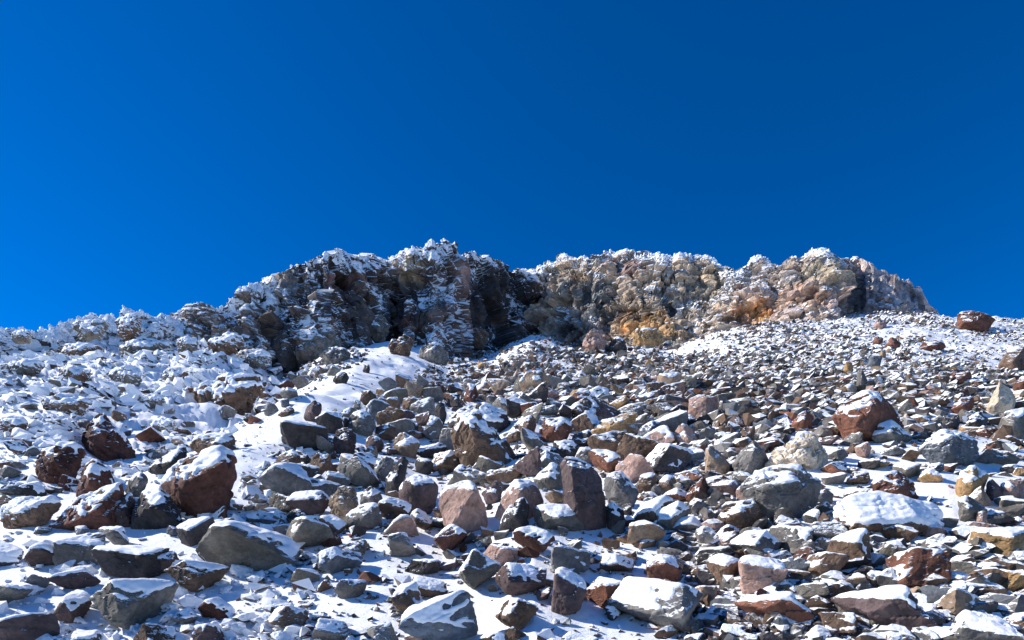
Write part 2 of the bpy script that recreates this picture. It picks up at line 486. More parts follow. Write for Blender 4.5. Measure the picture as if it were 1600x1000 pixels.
crag('snow_ridge', 'snow-crusted rocky ridge making the skyline at the far left', -170, 470,
     [(-170, 545), (-60, 526), (0, 515), (30, 512), (60, 516), (100, 504), (140, 492), (165, 494), (180, 498), (197, 482), (225, 490), (262, 494), (300, 503), (340, 508), (400, 512), (470, 545)],
     [(-170, 610), (100, 600), (300, 600), (400, 590), (470, 580)], [(-170, 34), (0, 39), (200, 45), (330, 51), (470, 60)], [(-170, 5), (0, 6), (330, 8), (470, 7)], (0.13, 0.105, 0.095),
     [], [(0, 1.0), (0.5, 1.15), (1.1, 1.3)], 73, 1.0, 0.8, (), (0.8, 0.5, 0.14, 0.05), 3.0, 0.6, 3.0, 0.15)
crag('rime_ridge', 'low snow-crusted shoulder stepping down left of the dark cliff', 262, 452,
     [(262, 503), (280, 488), (305, 477), (330, 478), (342, 478), (358, 462), (380, 450), (404, 440), (425, 437), (452, 430)],
     [(262, 520), (330, 510), (452, 540)], [(x, d - 1) for x, d in CD], 5.0, (0.15, 0.12, 0.105), [(352, 495, 16, 8, (0.12, 0.07, 0.05), 0.8)], SNOWY, 3, 1.0, 1.0, (), (1.2, 0.6, 0.10, 0.03), 3.0, 1.0, 3.0, 0.2)
crag('dark_crag', 'dark rounded crag with pale lit edge at the left end of the cliff', 418, 622,
     [(418, 440), (430, 432), (450, 416), (480, 405), (505, 396), (528, 392), (540, 402), (560, 404), (575, 402), (600, 408), (622, 404)],
     [(418, 540), (500, 548), (560, 545), (622, 545)], [(418, 57), (440, 57), (480, 57.5), (520, 61), (622, 72)], [(418, 6), (480, 7), (622, 9)], (0.085, 0.072, 0.068),
     [(448, 440, 26, 30, (0.30, 0.24, 0.20), 0.9), (535, 440, 30, 8, (0.16, 0.09, 0.075), 0.9), (520, 480, 60, 25, (0.05, 0.045, 0.045), 0.7)], FROSTY, 13, 1.0, 1.0, (), (1.7, 0.75, 0.10, 0.03), 3.0, 2.2, 3.0, 0.2)  # first patch paints sunlight on the left face as paler rock colour
crag('rock_tower', 'tall rime-topped rock tower with ochre patch, highest point of the cliff', 592, 730,
     [(592, 412), (606, 408), (625, 394), (645, 385), (660, 386), (674, 378), (688, 380), (697, 376), (711, 377), (714, 400), (722, 412), (730, 430)],
     [(592, 560), (660, 566), (730, 560)], [(592, 72), (640, 66), (700, 68), (714, 72), (730, 80)], 9.0, (0.11, 0.085, 0.078),
     [(642, 415, 22, 20, (0.33, 0.25, 0.165), 0.95), (645, 430, 12, 9, (0.36, 0.26, 0.16), 0.8), (712, 428, 9, 30, (0.22, 0.145, 0.125), 0.95), (620, 480, 30, 30, (0.065, 0.046, 0.043), 0.85),
      (670, 470, 22, 18, (0.22, 0.175, 0.125), 0.7), (630, 505, 28, 8, (0.20, 0.10, 0.075), 0.7), (600, 440, 14, 30, (0.05, 0.045, 0.045), 0.7)], FROSTY, 23, 1.0, 1.0, (), (1.7, 0.75, 0.14, 0.04), 3.0, 1.5, 4.0, 0.3)
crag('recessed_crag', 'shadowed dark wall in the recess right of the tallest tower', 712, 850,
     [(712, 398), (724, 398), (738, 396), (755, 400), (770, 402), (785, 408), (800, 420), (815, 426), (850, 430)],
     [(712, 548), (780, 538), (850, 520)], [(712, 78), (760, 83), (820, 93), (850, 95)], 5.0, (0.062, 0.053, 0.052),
     [(750, 470, 24, 30, (0.05, 0.042, 0.042), 0.8), (800, 500, 20, 12, (0.13, 0.09, 0.08), 0.6)], FROSTY, 33, 1.0, 1.0, (), (1.7, 0.75, 0.14, 0.04), 3.0, 2.0, 4.0, 0.3)  # base colour and centre patch put the shade of the recess into the rock
crag('pale_crag', 'broad tan and grey cliff wall below the flat white crest', 815, 1172,
     [(815, 424), (850, 411), (868, 402), (876, 397), (895, 402), (925, 395), (960, 393), (985, 391), (1008, 390), (1030, 400), (1050, 404), (1062, 397), (1085, 400), (1108, 405), (1120, 415), (1140, 420), (1172, 436)],
     [(815, 525), (870, 540), (930, 548), (1050, 540), (1140, 510)], [(815, 90), (860, 84), (930, 77), (1000, 72), (1140, 70)], [(815, 12), (900, 17), (1000, 20), (1140, 18)], (0.32, 0.268, 0.215),
     [(895, 425, 30, 16, (0.42, 0.33, 0.25), 0.9), (912, 428, 18, 9, (0.46, 0.33, 0.20), 0.7), (950, 415, 15, 15, (0.33, 0.235, 0.205), 0.95), (991, 425, 20, 20, (0.20, 0.15, 0.145), 0.95),
      (925, 462, 36, 20, (0.13, 0.135, 0.135), 0.85), (905, 455, 14, 10, (0.08, 0.08, 0.08), 0.6), (1025, 420, 20, 10, (0.5, 0.5, 0.5), 0.3), (1085, 413, 18, 8, (0.36, 0.28, 0.22), 0.9),
      (985, 505, 18, 14, (0.085, 0.060, 0.045), 0.9), (1010, 518, 40, 20, (0.48, 0.31, 0.15), 0.95), (1025, 500, 22, 8, (0.36, 0.20, 0.075), 0.7), (885, 515, 20, 14, (0.065, 0.045, 0.042), 0.85),
      (932, 525, 22, 16, (0.28, 0.205, 0.185), 0.9), (960, 500, 25, 10, (0.09, 0.06, 0.055), 0.6), (842, 462, 26, 14, (0.10, 0.075, 0.072), 0.8), (1048, 475, 14, 14, (0.09, 0.08, 0.08), 0.6), (1110, 450, 30, 20, (0.27, 0.235, 0.18), 0.7)], BARE, 43, 1.0, 1.0, (), (1.5, 0.62, 0.34, 0.15), 2.4, 2.2, 6.0, 0.28)
crag('ragged_crag', 'ragged pinkish crag with frosted pinnacles at the right end of the cliff', 1098, 1395,
     [(1098, 436), (1122, 422), (1140, 418), (1170, 416), (1175, 405), (1188, 399), (1205, 410), (1220, 413), (1235, 402), (1255, 400), (1262, 392), (1275, 389), (1300, 394), (1312, 405), (1330, 405), (1336, 400), (1350, 412), (1375, 430), (1395, 446)],
     [(1122, 512), (1200, 502), (1300, 498), (1375, 492)], [(1122, 72), (1200, 68), (1260, 64), (1300, 62), (1375, 66)], 13.0, (0.36, 0.285, 0.235),
     [(1175, 490, 44, 14, (0.46, 0.25, 0.12), 0.95), (1190, 500, 8, 8, (0.46, 0.26, 0.08), 0.8), (1290, 425, 40, 25, (0.30, 0.27, 0.20), 0.7), (1265, 465, 40, 12, (0.30, 0.19, 0.15), 0.7), (1225, 490, 24, 10, (0.36, 0.29, 0.27), 0.8),
      (1300, 480, 18, 20, (0.38, 0.28, 0.24), 0.8), (1150, 455, 14, 9, (0.14, 0.10, 0.095), 0.7)], BARE, 53, 1.0, 1.0, (), (1.4, 0.62, 0.36, 0.16), 3.0, 1.8, 6.0, 0.22)
crag('smooth_crag', 'smooth pinkish grey slab sloping down to the skyline from the ragged crag', 1338, 1462,
     [(1338, 402), (1352, 405), (1363, 410), (1372, 420), (1400, 430), (1422, 440), (1440, 455), (1446, 465), (1456, 480), (1462, 486)],
     [(1338, 492), (1400, 488), (1462, 490)], [(1338, 66), (1400, 64), (1462, 66)], 9.0, (0.43, 0.33, 0.29), [(1430, 462, 4, 16, (0.20, 0.16, 0.15), 0.5)], [(0, -0.5), (0.8, -0.45), (1.0, -0.1), (1.1, 0.4)], 63, 0.45, 1.0,
     [(1400, 450, 70, 40)], (0.8, 0.3, 0.15, 0.05), 1.0, 0.5)

# ------------------------------------------------------------------ boulders
def hull_planes(pts):
    pts = np.asarray(pts, float)
    n = len(pts)
    c = pts.mean(0)
    i, j, k = np.array([(a, b, d) for a in range(n) for b in range(a + 1, n) for d in range(b + 1, n)]).T
    nr = np.cross(pts[j] - pts[i], pts[k] - pts[i])
    L = np.linalg.norm(nr, axis=1)
    ok = L > 1e-9
    nr = nr[ok] / L[ok, None]; i = i[ok]
    off = (nr * pts[i]).sum(1)
    flip = off < nr @ c
    nr[flip] *= -1; off[flip] *= -1
    ext = (nr @ pts.T).max(1)
    ok = ext <= off + 1e-6
    nr, off = nr[ok], off[ok]
    key = np.unique(np.round(np.column_stack([nr, off]), 3), axis=0, return_index=True)[1]
    return nr[key], off[key]
def poly_rock(nr, off, c, half, level, rough, seed, size, sharp=26):
    """A boulder bounded by planes (nr . x = off), its edges worn and its faces chipped."""
    d, f = ICO[level]
    d = d * half[None, :]
    d /= np.linalg.norm(d, axis=1, keepdims=True)
    h = np.maximum(off - nr @ c, 1e-3 * size)
    rr = np.random.default_rng(seed + 4000)
    hull = d / (np.maximum((d @ nr.T) / h[None, :], 0).max(1))[:, None]
    for _ in range(5):                                             # corners broken off
        u = rr.normal(size=3); u /= np.linalg.norm(u)
        nr = np.vstack([nr, u]); h = np.append(h, (hull @ u).max() * (0.90 + 0.08 * rr.random()))
    g = np.maximum((d @ nr.T) / h[None, :], 0)
    m = g.max(1)
    r = 1.0 / (m * ((g / m[:, None]) ** sharp).sum(1) ** (1.0 / sharp))
    v = d * r[:, None]
    n = vnormals(v, f)
    q = v / size + seed * 1.37
    a1, _, e1 = facets(q * 2.4, seed)
    a2, _, e2 = facets(q * 6.5, seed + 9)
    disp = rough * size * (0.026 * a1 + 0.012 * a2 + 0.018 * fbm(q * 2.2, 4, seed + 5) + 0.010 * fbm(q * 14, 3, seed + 6))
    disp -= rough * size * 0.018 * np.exp(-(e1 / 0.05) ** 2) * (vnoise(q * 1.7, seed + 3) > 0)
    return v + n * disp[:, None], f
def snow_cap(v, f, amount, size, seed):
    """The snow lying on a rock: a soft thick skin over its upper faces, its rim sunk into the stone."""
    n = vnormals(laplace(v, f, 2), f)
    q = v / size
    w = n[:, 2] + 0.36 * fbm(q * 2.6 + seed, 4, seed) + 0.26 * fbm(q * 9 + seed, 3, seed + 1)
    t0 = 0.74 - 0.62 * amount
    m = sstep(t0, t0 + 0.34, w)
    keep = (m[f] > 0.02).sum(1) >= 2
    if keep.sum() < 12:
        return None
    ff = f[keep]
    used, inv = np.unique(ff, return_inverse=True)
    ff = inv.reshape(ff.shape)
    vv, nn, mm = v[used], n[used], m[used]
    th = size * (0.018 + 0.042 * amount)
    up = nn * 0.45 + np.array([0, 0, 0.55])
    e = np.sort(np.concatenate([ff[:, [0, 1]], ff[:, [1, 2]], ff[:, [2, 0]]]), 1)
    u, cnt = np.unique(e, axis=0, return_counts=True)
    bd = np.zeros(len(vv), bool); bd[u[cnt == 1].ravel()] = True
    top = vv + up * (th * (1.1 * mm ** 0.6 - 0.12))[:, None]
    top = np.where(bd[:, None], vv - nn * size * 0.02, top)
    top = laplace(top, ff, 1, bd)
    top = top + up * (0.006 * size * vnoise(q[used] * 16, seed + 8))[:, None]
    return top, ff
HERO = []      # (polygon, colour, width, ref) for the labels of the smaller rocks
def srgb(c, j):
    return tuple(np.clip(np.array(COL[c]) * j, 0, 1)) + (1.0,)
def add_boulder(kind, label, ref, color, snow, pts, front=None, rough=1.0, deep=0.5, sharp=48):
    pts = np.array(pts, float).reshape(-1, 2)
    x0, x1, y0, y1 = pts[:, 0].min(), pts[:, 0].max(), pts[:, 1].min(), pts[:, 1].max()
    w, h = x1 - x0, y1 - y0
    cx = pts[:, 0].mean()
    D = hit(cx, y1 - 0.04 * h)
    D = min(D, hit(cx, y1 - 2) * 1.06)
    if kind == 'outcrop':
        D = min(D, float(pl(cx, CD)) - 5)
        if cx < 420 and y1 < 545:
            D = float(pl(cx, [(-170, 34), (0, 39), (200, 45), (330, 51), (470, 60)])) + 2.5
    s = D / F
    size = math.sqrt(w * h) * s
    seed = len(HERO) + 5
    r = np.random.default_rng(seed)
    c2 = pts.mean(0)
    P3 = []
    for p in pts:
        P3.append(P(p[0], p[1], D + size * 0.12 * (r.random() - 0.5)))
    root = c2 * 0.25 + np.array([cx, y1]) * 0.75                      # buried foot
    for sx in (-0.3, 0.3):
        P3.append(P(root[0] + sx * w, y1 + (0.3 if kind == 'outcrop' else 0.10) * h, D))
    fr = front or [(c2[0] + w * 0.12 * (r.random() - 0.5), c2[1] + h * 0.05, 1.0), (c2[0] + w * 0.22 * (r.random() - 0.3), c2[1] + h * 0.25, 0.85), (c2[0] - w * 0.22, c2[1] + h * 0.1, 0.7)]
    for q in fr:
        dz = deep * size * (q[2] if len(q) > 2 else 1.0)
        P3.append(P(q[0], q[1], D - dz))
    for _ in range(4):
        k = r.random(2) - 0.5
        P3.append(P(c2[0] + k[0] * w * 0.6, c2[1] + k[1] * h * 0.5, D + deep * size * (0.7 + 0.4 * r.random())))
    P3 = np.array(P3)
    nr, off = hull_planes(P3)
    c = P3.mean(0)
    half = np.maximum((P3.max(0) - P3.min(0)) / 2, 1e-3)
    px_size = max(w, h)
    level = 5 if px_size > 92 else 4 if px_size > 36 else 3
    v, f = poly_rock(nr, off, c, half, level, rough, seed, size, sharp)
    o = bpy.data.objects.new(kind, None)
    scene.collection.objects.link(o)
    o.location = c
    st = link('stone', mesh_from('stone', v, f, False), M_FROSTED if kind == 'outcrop' and cx < 430 else M_ROCK, o)
    st.color = srgb(color, 0.85 + 0.3 * r.random())
    tag(o, label, 'rock' if kind == 'rock' else 'outcrop' if kind == 'outcrop' else 'boulder', 'boulders on the slope')
    cap = snow_cap(v, f, snow, size, seed) if snow > 0 else None
    if cap is not None:
        link('snow_cap', mesh_from('snow_cap', cap[0], cap[1], True), M_SNOW, o)
    HERO.append((pts, color, w, ref or label))
    return o
B = add_boulder
# --- left foreground
B('boulder', 'tall red outcrop with rime-plastered peak rising on the left', 'rime-plastered red peak', 'maroon', 0.45, [127,700, 137,654, 153,637, 168,646, 184,674, 206,694, 219,718, 165,722, 135,722], [(150,690,.9),(175,705,.6)], 1.9)
B('boulder', 'dark red block with snowy crown below left of the rimed peak', 'dark red snow-crowned block', 'maroon', 0.5, [54,735, 62,706, 85,696, 120,690, 134,706, 120,726, 112,748, 90,756, 70,757], [(75,718,.9),(105,735,.6)], 1.6)
B('boulder', 'pointed snow-plastered boulder below the rimed red peak', 'pointed snow-plastered boulder', 'maroon', 0.62, [117,784, 122,756, 130,735, 147,717, 163,726, 181,756, 172,766], [(137,752,.9)], 1.3)
B('flat_boulder', 'long dark red slab with a snow stripe along its upper edge', 'long dark red slab', 'maroon', 0.45, [70,824, 118,792, 122,782, 195,751, 199,766, 178,790, 152,815, 140,826], [(150,795,1),(110,818,.8)], 1.0, 0.42)
B('flat_boulder', 'grey slab wedged above the long dark red slab', 'wedged grey slab', 'grey', 0.35, [196,766, 200,750, 222,736, 231,747, 220,766, 206,776], None, 1.0)
B('boulder', 'snow-dusted purple boulder between the red slab and the square block', 'snow-dusted purple boulder', 'plum', 0.55, [163,820, 175,795, 190,776, 203,768, 212,785, 208,824], None)
B('boulder', 'square dark block with pale left face at the foot of the maroon boulder', 'square dark block', 'dark', 0.5, [205,826, 207,796, 222,766, 250,757, 262,778, 284,798, 290,826], [(226,792,1.0),(256,800,1.0)], 1.0)
B('boulder', 'big maroon boulder with a broad sloping sheet of snow on top', 'big maroon boulder', 'maroon', 0.62, [248,756, 262,735, 305,708, 352,697, 366,712, 373,745, 342,790, 306,810, 290,802, 262,778], [(284,756,.95),(348,722,.8),(300,795,.6)], 0.8, 0.55, 80)
B('flat_boulder', 'dark grey slab leaning behind the big maroon boulder', 'leaning dark grey slab', 'dark', 0.35, [228,736, 265,705, 290,697, 293,712, 270,728, 246,740], None)
B('boulder', 'flat dark brown boulder with snowy back above the big maroon one', 'flat dark brown boulder', 'brown', 0.55, [293,702, 297,688, 330,677, 362,676, 371,688, 371,708, 350,704, 320,707], None, 1.3)
B('boulder', 'low snow-buried boulder in the bottom left corner', 'snow-buried corner boulder', 'brown', 0.95, [2,810, 4,794, 25,780, 88,777, 97,790, 62,822, 5,824], None, 1.2)
B('boulder', 'snow-laden outcrop with bare brown underside in the blue gully', 'snow-laden gully outcrop', 'brown', 0.85, [304,620, 316,599, 345,591, 402,588, 424,600, 402,620, 360,634, 338,644, 318,636], [(340,622,1.0),(385,608,.8)], 2.2)
B('rock', 'curved brown rock sunk in the snow tongue', 'curved brown rock', 'brown', 0.25, [425,742, 430,722, 441,709, 458,702, 471,710, 466,720, 445,742], None, 1.2)
B('boulder', 'reddish block with a snowy left shoulder beside the snow tongue', 'reddish shoulder block', 'brown', 0.3, [485,722, 492,707, 514,709, 521,730, 516,746, 495,746], None, 1.4)
B('rock', 'dark oval rock lying in clean snow at the lower edge', 'dark oval rock', 'dark', 0.45, [444,806, 455,793, 470,795, 483,810, 478,822, 458,820], None, 0.8, 0.5, 10)
B('rock', 'dark brown rock in a cluster high on the snow tongue', 'upper tongue rock', 'plum', 0.3, [474,652, 480,634, 491,624, 503,630, 501,650, 484,658], None)
B('rock', 'long brown rock lying left of the tongue cluster', 'long brown tongue rock', 'brown', 0.3, [431,650, 440,641, 455,634, 462,640, 452,650], None)
B('rock', 'black angular rock on bright snow below the dark crag', 'black snowfield rock', 'dark', 0.25, [519,594, 528,582, 541,579, 546,590, 536,599, 526,600], None)
B('rock', 'small sharp dark rock at the top of the snow tongue', 'sharp tongue-top rock', 'dark', 0.2, [566,580, 570,571, 577,568, 579,577, 573,583], None)
# --- centre
B('boulder', 'grey pyramid boulder with snow behind its right edge', 'grey pyramid boulder', 'grey', 0.3, [539,666, 548,650, 565,640, 578,648, 588,668, 582,680, 556,680], None, 1.2)
B('boulder', 'dark purple jagged boulder in deep shade under the grey pyramid', 'jagged purple boulder', 'plum', 0.2, [521,694, 525,673, 545,668, 557,682, 554,706, 532,714], None, 1.5)
B('rock', 'rounded brown rock resting right of the jagged purple boulder', 'rounded brown rock', 'plum', 0.4, [566,692, 580,677, 598,683, 602,696, 591,706, 573,702], None, 0.7, 0.5, 9)
B('rock', 'small pale cube of rock among dark boulders', 'small pale cube', 'tan', 0.45, [566,714, 574,697, 588,697, 591,714, 580,718], None, 0.6)
B('boulder', 'snow-crusted tan boulder with pinkish lower face', 'snow-crusted tan boulder', 'tan', 0.7, [612,698, 616,685, 630,674, 647,684, 659,692, 656,706, 635,714, 620,708], None, 1.1)
B('boulder', 'grey-tan wedge with thin snow line beside a standing slab', 'grey-tan wedge', 'grey', 0.3, [637,636, 658,624, 678,620, 682,645, 660,650], None, 0.8)
B('flat_boulder', 'upright rounded grey slab standing next to the wedge', 'upright grey slab', 'dark', 0.25, [677,650, 680,632, 687,624, 696,631, 699,650, 691,664], None, 0.7, 0.4, 10)
B('boulder', 'brown angular boulder behind the grey-tan wedge', 'brown angular boulder', 'brown', 0.35, [627,640, 629,622, 645,617, 656,626, 648,642], None)
B('boulder', 'broad dark boulder with a thick snow roof in the middle', 'broad snow-roofed boulder', 'dark', 0.5, [694,670, 697,655, 720,637, 748,627, 775,635, 798,652, 803,668, 795,680, 760,682, 706,678], [(715,662,.8),(770,662,.9)], 0.9, 0.45, 16)
B('flat_boulder', 'large leaning slab half white with an ochre broken end', 'large leaning slab', 'brown', 0.78, [705,682, 716,650, 752,647, 780,675, 814,722, 802,734, 770,722, 747,708, 720,694], [(733,664,1.0),(748,704,.75),(795,728,.4)], 1.1, 0.5)
B('rock', 'black smooth rock perched on the big snow-collared boulder', 'perched black rock', 'dark', 0.2, [645,722, 650,712, 675,717, 681,725, 669,741, 653,738], None, 0.5, 0.6, 9)
B('boulder', 'big dark brown boulder with a snow collar and bare round face', 'snow-collared brown boulder', 'plum', 0.45, [619,776, 630,748, 645,736, 668,740, 687,755, 687,786, 668,801, 648,804, 630,796], [(637,757,.95),(672,757,.8),(655,790,.7)], 0.6, 0.5, 12)
B('boulder', 'tall narrow boulder with a snowy ramp down its left side', 'tall narrow snow-ramp boulder', 'dark', 0.55, [599,768, 603,746, 615,730, 631,711, 638,722, 627,748, 618,774, 606,778], None)
B('boulder', 'rugged grey boulder with snowy crest left of the snow-ramp boulder', 'rugged grey boulder', 'grey', 0.45, [580,744, 585,723, 600,714, 616,716, 614,732, 600,757, 586,752], None, 1.3)
B('boulder', 'split-toned boulder, pale pink left face and black right face', 'pink-and-black boulder', 'pink', 0.25, [686,788, 690,766, 730,749, 745,757, 757,790, 764,828, 708,830, 692,806], [(741,766,1.0),(704,826,1.0)], 0.7, 0.6, 80)
B('boulder', 'cracked tan boulder with layered face in lower centre', 'cracked tan boulder', 'tan', 0.25, [513,808, 516,776, 530,759, 552,759, 561,776, 548,802, 528,820], None, 1.8)
B('boulder', 'grey hump with snow along its back at the lower edge', 'grey snow-backed hump', 'grey', 0.45, [530,826, 540,806, 560,790, 590,782, 599,800, 600,828], None, 0.8, 0.5, 12)
B('rock', 'pointed grey rock with snowy top above the grey hump', 'pointed snowy rock', 'grey', 0.55, [560,788, 565,768, 580,758, 595,768, 599,782, 578,790], None)
B('boulder', 'dark brown faceted boulder right of the pink-and-black one', 'dark brown faceted boulder', 'plum', 0.2, [752,770, 764,756, 776,750, 787,765, 777,786, 760,788], None, 0.9)
B('boulder', 'domed boulder with cream left flank and black front', 'domed cream-flank boulder', 'pink', 0.4, [768,812, 780,780, 800,750, 820,746, 842,757, 852,778, 851,796, 802,814], [(812,765,1.0),(806,800,.9)], 0.7, 0.5, 20)
B('boulder', 'olive-brown boulder with snowy hood above the domed one', 'olive hooded boulder', 'moss', 0.5, [832,750, 845,735, 862,723, 876,728, 884,746, 871,764, 850,767], None)
B('boulder', 'tall black standing boulder with bright snow edge, bottom centre', 'tall black boulder', 'plum', 0.22, [876,724, 882,715, 896,715, 928,727, 941,746, 946,790, 949,828, 895,828, 889,790, 880,760], [(892,740,.9),(902,800,.9),(930,790,.7)], 0.7, 0.5, 80)
B('boulder', 'dark boulder with pointed snow cap left of the flat-topped grey one', 'pointed-cap dark boulder', 'dark', 0.6, [777,828, 792,796, 818,776, 826,790, 825,828], None)
B('boulder', 'flat-topped grey boulder with thick snow lid at bottom centre', 'flat-topped grey boulder', 'moss', 0.65, [830,806, 838,788, 898,789, 916,802, 915,828, 850,828, 836,816], None, 0.7)
B('boulder', 'reddish boulder under a double snow cushion in mid slope', 'snow-cushioned reddish boulder', 'red', 0.6, [843,674, 850,655, 885,652, 898,665, 891,686, 866,692, 848,684], None, 1.2)
B('boulder', 'low black boulder with flat snow lid below the snow-cushioned one', 'low black lidded boulder', 'dark', 0.65, [857,704, 865,690, 895,688, 906,700, 901,715, 875,715], None)
B('rock', 'small knobbly rock with white cap beside the leaning slab', 'knobbly white-capped rock', 'brown', 0.5, [809,668, 815,655, 830,648, 839,660, 834,679, 822,682], None, 1.4)
B('boulder', 'two-faced grey and tan boulder right of the tall black boulder', 'two-faced grey boulder', 'grey', 0.3, [940,752, 957,736, 970,735, 986,755, 1000,770, 986,792, 972,794, 958,782], [(966,752,.9),(982,775,.8)], 0.9)
B('flat_boulder', 'long yellow-ochre slab lying across the scree', 'long ochre slab', 'ochre', 0.3, [917,676, 935,661, 980,645, 997,645, 993,668, 975,676, 925,682], None, 1.0)
B('boulder', 'slate grey block with snow edge right of the ochre slab', 'slate grey block', 'blue', 0.3, [993,686, 1000,668, 1020,656, 1034,660, 1029,676, 1013,694, 1002,694], None, 0.6)
B('flat_boulder', 'grey-brown slab with ragged top above the ochre slab', 'ragged grey-brown slab', 'moss', 0.3, [952,656, 960,642, 985,632, 1005,628, 1023,641, 1010,650, 985,648, 962,657], None, 1.2)
B('boulder', 'sharp-edged brown cube with black right side on mid slope', 'sharp brown cube', 'pink', 0.12, [1074,648, 1075,624, 1091,617, 1121,620, 1122,641, 1119,657, 1104,657], [(1104,621,.9),(1103,654,.9),(1082,640,.6)], 0.5, 0.5, 80)
B('boulder', 'smooth pinkish tan boulder with curved back below the brown cube', 'smooth pinkish boulder', 'pink', 0.15, [1049,680, 1066,660, 1079,668, 1087,684, 1099,691, 1094,700, 1070,699, 1056,692], None, 0.8)
B('boulder', 'ochre-brown upright boulder with snow slope on its right', 'upright ochre-brown boulder', 'tan', 0.25, [1100,738, 1101,700, 1110,695, 1127,708, 1144,728, 1136,738, 1118,744], [(1106,706,.8),(1126,728,.8)], 0.7)
B('boulder', 'grey-brown peaked boulder standing left of the cream boulder', 'grey-brown peaked boulder', 'grey', 0.15, [1143,728, 1156,705, 1176,685, 1186,690, 1201,714, 1199,730, 1170,742, 1150,734], [(1178,705,.9),(1168,730,.7)], 0.8)
B('rock', 'brown wedge with flat snow top above the peaked boulder', 'brown snow-topped wedge', 'brown', 0.45, [1157,694, 1159,667, 1181,666, 1179,682, 1166,696], None)
B('boulder', 'red-brown pointed boulder alone in the snow, lower right of centre', 'lone red-brown boulder', 'red', 0.15, [1069,776, 1085,757, 1100,741, 1108,760, 1099,773, 1080,786], None, 1.3)
B('boulder', 'brown boulder with snowy ridge right of the two-faced grey one', 'snowy-ridged brown boulder', 'brown', 0.4, [988,762, 1005,740, 1025,737, 1031,755, 1026,771, 1002,770], None)
B('boulder', 'small dark boulder with white left edge beside the snowy-ridged one', 'white-edged dark boulder', 'brown', 0.4, [1025,774, 1030,752, 1042,740, 1056,745, 1059,758, 1042,774], None)
B('boulder', 'craggy brown boulder under a thick white cap, bottom edge', 'craggy white-capped boulder', 'brown', 0.6, [1118,812, 1134,787, 1160,780, 1186,784, 1198,800, 1182,824, 1130,826], None, 1.6)
B('boulder', 'snow-smothered boulder with grey right flank at bottom edge', 'snow-smothered boulder', 'moss', 0.8, [1016,828, 1025,800, 1060,784, 1080,795, 1072,815, 1032,828], None)
B('boulder', 'smooth pure white mound of snow-covered rock at bottom edge', 'pure white mound', 'grey', 1.2, [1046,830, 1060,809, 1085,806, 1107,830], None, 0.4, 0.6, 8)
B('boulder', 'wide low boulder under wind-smoothed snow above the smothered one', 'wide snow-draped boulder', 'brown', 0.85, [982,818, 1000,790, 1040,774, 1057,782, 1034,798, 1002,820], None)
B('boulder', 'small black boulder with white tip against the tall black one', 'white-tipped black boulder', 'dark', 0.3, [947,814, 947,790, 957,780, 976,800, 981,824, 956,828], None)
# --- right
B('boulder', 'large grey cracked boulder with black shaded right end, snow on ridge', 'large cracked grey boulder', 'grey', 0.28, [1152,760, 1170,741, 1200,730, 1240,726, 1268,737, 1289,758, 1281,782, 1268,798, 1240,804, 1205,812, 1190,794, 1178,772], [(1246,750,.95),(1190,760,.8),(1225,790,.8)], 0.9, 0.5, 22)
B('boulder', 'rough cream boulder with crumbly yellow base on the right', 'rough cream boulder', 'cream', 0.25, [1198,730, 1207,705, 1222,688, 1246,677, 1274,679, 1286,700, 1293,716, 1290,732, 1265,732, 1225,732], None, 2.4)
B('boulder', 'huge red-brown boulder with sharp ridge, largest on the right slope', 'huge red-brown boulder', 'red', 0.18, [1299,654, 1310,635, 1350,612, 1379,615, 1396,632, 1414,668, 1382,674, 1356,690, 1340,686, 1322,670], [(1366,628,.85),(1345,668,1.0),(1312,650,.5)], 0.7, 0.55, 80)
B('rock', 'low grey rock under a white snow pillow before the huge red-brown boulder', 'snow-pillow grey rock', 'moss', 0.75, [1356,684, 1374,663, 1390,657, 1411,671, 1429,686, 1400,692], None)
B('boulder', 'rust-brown round-shouldered boulder left of the huge one', 'rust-brown boulder', 'red', 0.12, [1234,668, 1246,646, 1260,640, 1273,650, 1269,667, 1250,674], None, 0.8)
B('boulder', 'blue-grey boulder with olive left face and dark cracks', 'blue-grey olive-faced boulder', 'blue', 0.28, [1432,706, 1450,683, 1470,673, 1500,675, 1526,690, 1532,702, 1521,728, 1490,724, 1460,720], [(1488,684,.8),(1486,708,.9),(1455,704,.6)], 1.1)
B('boulder', 'wide boulder buried under deep snow with rusty lower rim, bottom right', 'wide snow-buried boulder', 'brown', 1.3, [1299,826, 1304,797, 1330,780, 1390,775, 1440,784, 1466,795, 1480,828, 1400,834, 1320,832], [(1350,822,.8),(1430,822,.8)], 0.9)
B('boulder', 'arched red-brown boulder with a snow spot on its face', 'arched red-brown boulder', 'red', 0.35, [1356,752, 1368,741, 1400,737, 1426,752, 1439,776, 1430,788, 1410,778, 1362,764], None, 1.2)
B('boulder', 'golden boulder under a heavy white snow hood on the right', 'golden snow-hooded boulder', 'ochre', 0.62, [1491,764, 1500,736, 1525,727, 1546,742, 1541,757, 1512,778, 1496,772], None)
B('boulder', 'plain brown block between the golden and the pink boulders', 'plain brown block', 'plum', 0.15, [1539,778, 1541,751, 1551,747, 1566,765, 1569,778, 1550,782], None, 0.6)
B('boulder', 'pink boulder cut by the right picture edge', 'pink edge boulder', 'pink', 0.3, [1562,774, 1562,755, 1576,748, 1604,748, 1608,772, 1576,779], None)
B('boulder', 'dark grey pyramid boulder standing in deep snow, lower right', 'dark grey snow pyramid', 'moss', 0.22, [1499,806, 1495,781, 1510,773, 1526,785, 1545,800, 1514,816], None, 0.6, 0.5, 80)
B('rock', 'small pale pink rock with white rim near the bottom right', 'small pale pink rock', 'pink', 0.4, [1524,818, 1527,800, 1540,798, 1546,812, 1536,824], None)
